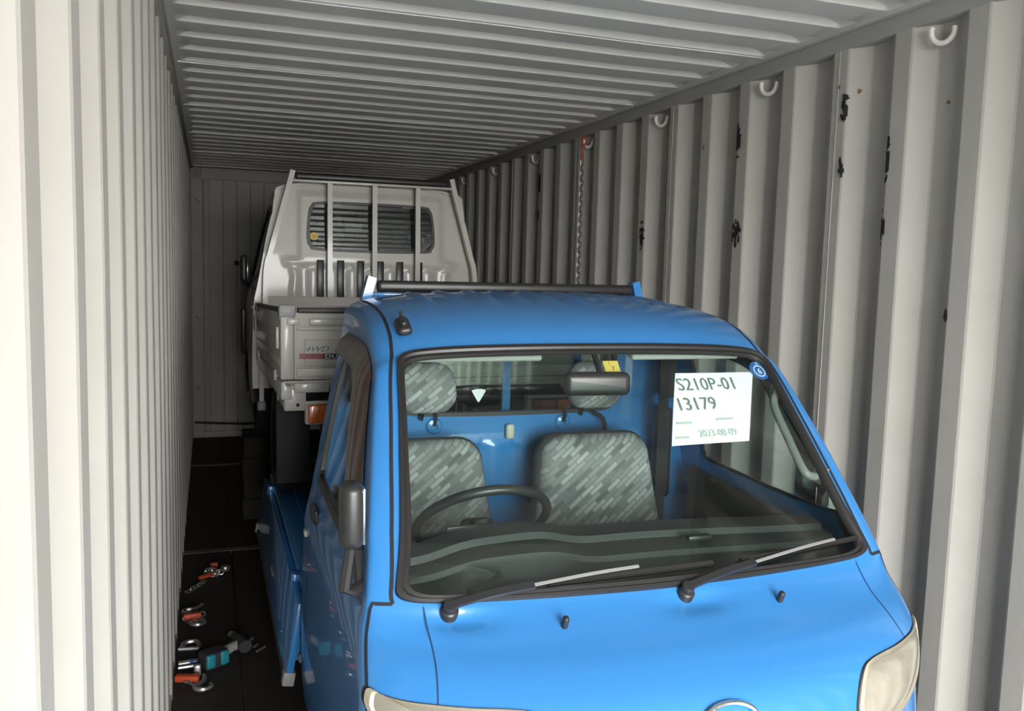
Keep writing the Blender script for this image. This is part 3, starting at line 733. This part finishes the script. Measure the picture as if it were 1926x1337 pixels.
        MB().tube([(cx_+.02, 1.30, 1.36), (cx_+.02, 1.36, 1.345), (cx_+.02, 1.43, 1.25)], .007, 8).build('headrest_post', 'plastic', s_)
    for x in (-.285, .198):
        MB().lathe([(0, 0), (.03, 0), (.024, -.008), (.012, -.010)], (x, CABR-.001+.01, 1.222), 'y', 18).build('seat_anchor', paint, rear)
        MB().tube([(x, CABR-.004, 1.226), (x, CABR-.02, 1.25), (x, CABR-.02, 1.285)], .005, 6).build('anchor_strap', 'strap', rear)
    for s in (-1, 1):
        bt = P(MB().box((s*.55, 1.34, 1.12), (.055, .08, .34), .022, 4), 'belt_cover', 'plastic')
        MB().bar([(s*.535, 1.31, 1.52), (s*.53, 1.30, 1.2), (s*.51, 1.27, .85)], .04, .003).build('seat_belt', 'strap', bt)
        P(MB().box((s*.575, 1.36, 1.42), (.03, .09, .20), .012, 3), 'pillar_trim', 'trim')
        vz_ = MB().box((s*.32, .875, 1.545), (.36, .15, .018), .008, 3, Matrix.Rotation(R(14), 3, 'X')); P(vz_, 'sun_visor', 'liner')
    P(MB().tube(spline([(.30, 1.41, 1.262), (.335, 1.40, 1.24), (.345, 1.395, 1.20), (.325, 1.385, 1.16), (.31, 1.37, 1.14)], 4), .008, 6), 'belt_loop', 'strap')
    mi = P(MB().box((-.018, .70, 1.468), (.190, .040, .066), .028, 5, Matrix.Rotation(R(-6), 3, 'Z')), 'rearview_mirror', 'plastic')
    MB().tube([(-.01, .70, 1.49), (.0, .735, 1.515), (.0, .79, 1.562)], .009, 8).build('mirror_stem', 'plastic', mi)
    MB().box((-.018, .722, 1.468), (.165, .004, .05), .001, 1).build('mirror_glass', 'mirrorglass', mi)
    gh = P(MB().tube(spline([(.590, .715, 1.435), (.570, .70, 1.428), (.548, .68, 1.395), (.545, .60, 1.31), (.542, .53, 1.243), (.560, .515, 1.222), (.610, .52, 1.218)], 6), .012, 10), 'grab_handle', 'handle')
    for p in ((.585, .72, 1.432), (.606, .525, 1.218)): MB().box(p, (.036, .030, .046), .006).build('handle_foot', 'handle', gh)
    P(MB().box((0, .95, .50), (1.30, .95, .04), .01), 'cab_floor', 'trim')
    P(MB().box((0, 1.15, .60), (1.10, .48, .20), .02), 'seat_base', 'trim')
    P(MB().grid([[(x*.57, y, skin(min(18, v), x*.57)[2]-.022) for x in [k/10 for k in range(-10, 11)]] for y, v in ((.87, 14.1), (.97, 15), (1.15, 16), (1.35, 17), (1.43, 17.9))]), 'headliner', 'liner')
    return T, ws, rwo
MT['bluegap'] = mat('panel_gap_blue', (.008, .035, .10), .8)
MT['visorsolid'] = mat('smoked_visor_plastic', (.045, .022, .017), .25, coat=.5)
BX, BY = 1.174, 1.45
BT, BWS, BRW = build_truck('kei_truck', 'blue', (BX, BY, 0), (0, 0, 0), dict(gates_down=True, visor=True, antenna=True))
tag(BT, 'bright blue small pickup truck facing the camera with its side gates down', 'truck')
TILT = .036
WT, WWS, WRW = build_truck('kei_truck', 'white', (1.14, 6.95, .543), (TILT, 0, math.pi), dict(gates_down=False, side_guard=True, rear_glass='tintglass'))
tag(WT, 'white small pickup truck seen from behind, its rear raised on the blue truck', 'truck')
# stickers
def skin_patch(v0, v1, x0, x1, off, n=6):
    return [[SK(v0+(v1-v0)*i/n, x0+(x1-x0)*j/n, off) for j in range(n+1)] for i in range(n+1)]
st = MB().grid(skin_patch(11.87, 12.16, .014, .060, -.007)); st.build('yellow_sticker', 'yellow', BWS)
def on_skin(v, x, off, up_dv=.01):          # frame on the windscreen seen from the front
    o = SK(v, x, off); n = normal(v, x); u = (SK(v+.2, x)-SK(v-.2, x)).normalized(); r = u.cross(n)
    return Matrix.Translation(o) @ Matrix((r, u, n)).transposed().to_4x4()
text_mesh('7', .022, 'lettering', 'ink', BWS, on_skin(11.9, .034, -.0055))
text_mesh('1', .014, 'lettering', 'ink', BWS, on_skin(12.04, .028, -.0055))
M = on_skin(11.93, .526, -.006); rd = MB(); n = 24
rd.add([M @ Vector((0, 0, 0))]+[M @ Vector((.033*math.cos(2*math.pi*k/n), .033*math.sin(2*math.pi*k/n), 0)) for k in range(n)], [(0, k+1, (k+1) % n+1) for k in range(n)]); rd.build('round_sticker', 'bluestick', BWS, ang=0)
rd = MB(); M2 = M @ Matrix.Translation((0, -.002, .0008)); rd.grid([[M2 @ Vector((r*math.cos(2*math.pi*k/n), r*math.sin(2*math.pi*k/n), 0)) for k in range(n)] for r in (.0175, .021)], close_u=True); rd.build('sticker_ring', 'whitestick', BWS, ang=0)
text_mesh('6', .03, 'lettering', 'whitestick', BWS, M @ Matrix.Translation((0, -.012, .001)), align='CENTER')
text_mesh('23', .012, 'lettering', 'whitestick', BWS, M @ Matrix.Translation((0, .022, .001)), align='CENTER')
tr = MB().prism(spline([(-.152, 1.347), (-.128, 1.351), (-.104, 1.347), (-.106, 1.338), (-.124, 1.308), (-.128, 1.305), (-.132, 1.308), (-.150, 1.338)], 3, True), CABR-.002, CABR-.0005, 'y'); tr.build('triangle_sticker', 'whitestick', BRW, ang=0)
tr = MB(); n = 20; cx, cz = .365, 1.345
tr.add([(cx, CABR+.014, cz)]+[(cx+.024*math.cos(2*math.pi*k/n)*(1+.08*math.sin(k*3)), CABR+.014, cz+.024*math.sin(2*math.pi*k/n)) for k in range(n)], [(0, (k+1) % n+1, k+1) for k in range(n)])
ys = tr.build('round_sticker', 'yellowgreen' if 'yellowgreen' in MT else 'yellow', WRW, ang=0)
for dz, wd in ((.006, .03), (-.002, .034), (-.010, .022)): MB().box((cx, CABR+.0145, cz+dz), (wd, .001, .003)).build('sticker_print', 'ink', WRW, ang=0)
# paper sheet taped behind the blue truck's windscreen
c4 = [SK(10.79, .146, -.010), SK(10.815, .394, -.010), SK(11.905, .505, -.010), SK(11.855, .233, -.010)]
off = Vector((BX, BY, 0))
c4 = [p+off for p in c4]
pa = MB(); n = 10; rows = []
for i in range(n+1):
    t = i/n; a = c4[0]*(1-t)+c4[3]*t; b = c4[1]*(1-t)+c4[2]*t; rows.append([a*(1-s)+b*s+Vector((0, .0015*math.sin(s*5+t*3), 0)) for s in [j/n for j in range(n+1)]])
pa.grid(rows); ps = pa.build('paper_sheet', 'paper'); tag(ps, 'white paper sheet lettered S210P-01 13179 behind the windscreen', 'paper')
def pap(u, v_):
    a = c4[0]*(1-v_)+c4[3]*v_; b = c4[1]*(1-v_)+c4[2]*v_; return a*(1-u)+b*u
pr = (c4[1]-c4[0]).normalized(); pu = (c4[3]-c4[0]); pn = pr.cross(pu).normalized(); pu2 = pn.cross(pr)
def pm_(u, v_): 
    r_ = ((pap(1, v_)-pap(0, v_))).normalized(); n_ = pn; u_ = n_.cross(r_); return Matrix.Translation(pap(u, v_)+pn*.0035) @ Matrix((r_, u_, n_)).transposed().to_4x4()
text_mesh('S210P-01', .058, 'lettering', 'ink', ps, pm_(.05, .74), sx=.93)
text_mesh('13179', .058, 'lettering', 'ink', ps, pm_(.05, .46), sx=.93)
text_mesh('2023-08-09', .031, 'lettering', 'inklight', ps, pm_(.35, .085), sx=.86)
for u, v_, l in ((.05, .27, .05), (.55, .30, .055), (.05, .075, .042)):
    q = MB().box((l/2, .004, 0), (l, .006, .0006)); q.xf(pm_(u, v_)); q.build('fine_print', 'inklight', ps, ang=0)

# timber packing under the front wheels of the white truck
for s, lab in ((-1, 'dark timber packing under the white truck, on the side by the left wall'), (1, 'dark timber packing under the white truck, on the side by the right wall')):
    e = empty('timber_stack', (1.14+s*.615, 6.31, 0)); z = 0
    for k in range(4):
        hgt = .1412
        for j in (-1, 1):
            m = MB()
            if k % 2: m.box((0, j*.11, z+hgt/2), (.30, .17, hgt-.001), .006)
            else: m.box((j*.085, 0, z+hgt/2), (.15, .42, hgt-.001), .006)
            m.build('timber_block', 'timber', e)
        z += hgt
    tag(e, lab, 'timber', 'timber packing')
# strap along the foot of the far wall
sp_ = MB().bar(spline([(.012, YF-.03, .158), (.10, YF-.03, .150), (.13, YF-.025, .146), (.46, YF-.03, .128), (.8, YF-.05, .12)], 4), .004, .022, up=(0, 0, 1)).build('strap', 'strap'); tag(sp_, 'black strap stretched across the foot of the far wall', 'strap')

# ---- chains and tools
def link_chain(mb, pts, r=.0035, L=.034, wd=.011):
    pts = [Vector(p) for p in pts]; seg = []; d = 0; cum = [0]
    for a, b in zip(pts[:-1], pts[1:]): d += (b-a).length; cum.append(d)
    def at(t):
        t = max(0, min(d-1e-6, t)); i = 0
        while cum[i+1] < t: i += 1
        return pts[i].lerp(pts[i+1], (t-cum[i])/(cum[i+1]-cum[i]))
    n = max(1, int(d/(L*.78)))
    for k in range(n):
        c = at((k+.5)*d/n); t = (at((k+.5)*d/n+.01)-at((k+.5)*d/n-.01)).normalized()
        a = t.orthogonal().normalized(); q = Matrix.Rotation(R(45+90*(k % 2)), 3, t); s = q @ a
        loop_ = [c+t*((L/2-wd)*(1 if math.cos(R(an)) > 0 else -1)*(1 if abs(math.cos(R(an))) > .3 else 0)+wd*math.cos(R(an)))+s*(wd*math.sin(R(an))) for an in range(0, 360, 40)]
        mb.tube(loop_, r, 5, closed=True)
    return mb
def hook(mb, M, s=1.):
    k0 = len(mb.v); mb.tube(spline([(0, 0, .07), (0, 0, .03), (0, .018, .0), (0, .042, -.022), (0, .030, -.052), (0, 0, -.058), (0, -.022, -.04), (0, -.020, -.02)], 4), [.009*s]*8+[.011*s]*12+[.008*s]*9, 8); mb.xf(M, k0)
    return mb
e = empty('lashing_chain', (2.342, 5.0, 2.56))
hm = hook(MB(), Matrix.Translation((-.01, .0, -.02)) @ Matrix.Rotation(R(90), 4, 'Z') @ Matrix.Rotation(math.pi, 4, 'X') @ Matrix.Scale(.75, 4)); hm.build('hook', 'redbrown', e)
MB().box((-.01, 0, -.09), (.016, .022, .045), .006, 3).build('hook_eye', 'redbrown', e)
link_chain(MB(), [(-.01, 0, -.11), (-.008, .004, -1.0), (-.006, .01, -1.9), (-.02, .02, -2.535)], .0034, .040, .0115).build('chain', 'chain', e, ang=60)
tag(e, 'steel chain hanging by a red hook from the right wall rail', 'chain')
def floor_bits(name, loc, lab, cat, hooks, chains, grp='lashing gear on the floor'):
    e = empty(name, (loc[0], loc[1], 0)); 
    for (x, y, z, rz, rx, mt) in hooks: hook(MB(), Matrix.Translation((x, y, z)) @ Matrix.Rotation(R(rz), 4, 'Z') @ Matrix.Rotation(R(rx), 4, 'X') @ Matrix.Rotation(R(90), 4, 'Y')).build('hook', mt, e)
    for pts in chains: link_chain(MB(), pts, .0045, .04, .013).build('chain', 'steel', e, ang=60)
    tag(e, lab, cat, grp); return e
def heap(seed, rad, n):
    rnd = random.Random(seed); return [(rnd.uniform(-rad, rad), rnd.uniform(-rad, rad)*1.4, .012+.018*rnd.random()+.012*(k/n)) for k in range(n)]
cb = floor_bits('load_binder', (.17, 5.0), 'farthest chain binder on the floor, orange handled, below the steel floor strip', 'chain binder', [(.03, .05, .02, 40, 0, 'steel')], [[(-.14, -.22, .012), (-.09, -.15, .014), (-.05, -.08, .016)], heap(3, .05, 7)])
MB().box((-.045, -.03, .025), (.09, .026, .022), .008, 3, Matrix.Rotation(R(35), 3, 'Z')).build('handle', 'orange', cb)
MB().box((.0, .13, .03), (.045, .03, .03), .008, 3).build('ratchet', 'orange', cb)
MB().lathe([(.0, -.012), (.022, -.012), (.026, 0), (.022, .012), (0, .012)], (.06, .06, .03), 'z', 14).build('wheel', 'steel', cb)
c2 = floor_bits('load_binder', (.075, 4.38), 'tangled chain binder with an orange lever lying against the left wall', 'chain binder', [(.02, -.04, .03, 100, 0, 'steel'), (0, .1, .03, 60, 0, 'steel')], [heap(5, .05, 9), heap(8, .04, 6)])
MB().box((-.01, -.03, .05), (.085, .03, .028), .008, 3, Matrix.Rotation(R(8), 3, 'Z')).build('handle', 'orange', c2)
c3 = floor_bits('shackle', (.055, 4.08), 'small bare steel shackle on the floor by the left wall', 'shackle', [], [], None)
MB().tube(spline([(-.03, -.02, .016), (-.02, .03, .018), (.03, .035, .02), (.045, -.01, .016), (.03, -.035, .016)], 5), .011, 8).build('bow', 'steel', c3)
MB().tube([(-.045, -.025, .016), (.045, -.04, .016)], .010, 8).build('pin', 'steel', c3)
c4_ = floor_bits('turnbuckle', (.045, 3.90), 'short steel turnbuckle with blue ends beside the left wall', 'turnbuckle', [], [], None)
MB().tube([(-.03, 0, .016), (.06, .01, .016)], .013, 10).build('sleeve', 'steel', c4_); MB().tube([(.015, .003, .016), (.03, .005, .016)], .016, 10).build('collar', 'bluestick', c4_)
MB().tube([(-.03, -.035, .014), (.055, -.03, .014)], .009, 8).build('rod', 'steel', c4_)
c5 = floor_bits('load_binder', (.075, 3.70), 'nearest chain binder on the floor, red lever with worn steel hook', 'chain binder', [(.05, -.02, .022, 95, 0, 'steel')], [heap(11, .03, 5)])
MB().box((-.02, .015, .035), (.10, .035, .03), .009, 3, Matrix.Rotation(R(-18), 3, 'Z')).build('handle', 'orange', c5)
MB().box((.02, .05, .05), (.03, .025, .05), .008, 3).build('ratchet', 'steel', c5)
# cordless power tool lying on its side
pt = empty('power_tool', (.16, 3.87, 0), (0, 0, R(28)))
MB().box((0, 0, .04), (.115, .085, .075), .016, 4).build('battery', 'toolblack', pt)
for dx in (-.032, .032): MB().box((dx, -.036, .045), (.042, .022, .062), .009, 3).build('body_shell', 'teal', pt)
MB().tube([(.055, .02, .04), (.11, .04, .042), (.16, .05, .042)], [.024, .021, .022], 12).build('grip', 'greyplastic', pt)
MB().tube([(.155, .0, .042), (.165, .05, .044), (.172, .12, .044)], [.030, .034, .026], 14).build('motor_housing', 'toolblack', pt)
MB().lathe([(.0, 0), (.014, 0), (.018, .01), (.018, .04), (.010, .05), (0, .05)], (.174, .12, .044), 'y', 14).build('chuck', 'steel', pt)
for p, q in (((.21, .08, .02), (.25, .10, .02)), ((.20, -.02, .012), (.255, .0, .012)), ((.215, .03, .012), (.24, .04, .012))): MB().tube([p, q], .006, 8).build('driver_bit', 'steel', pt)
tag(pt, 'teal and black cordless power tool lying on the dark floor', 'power tool')
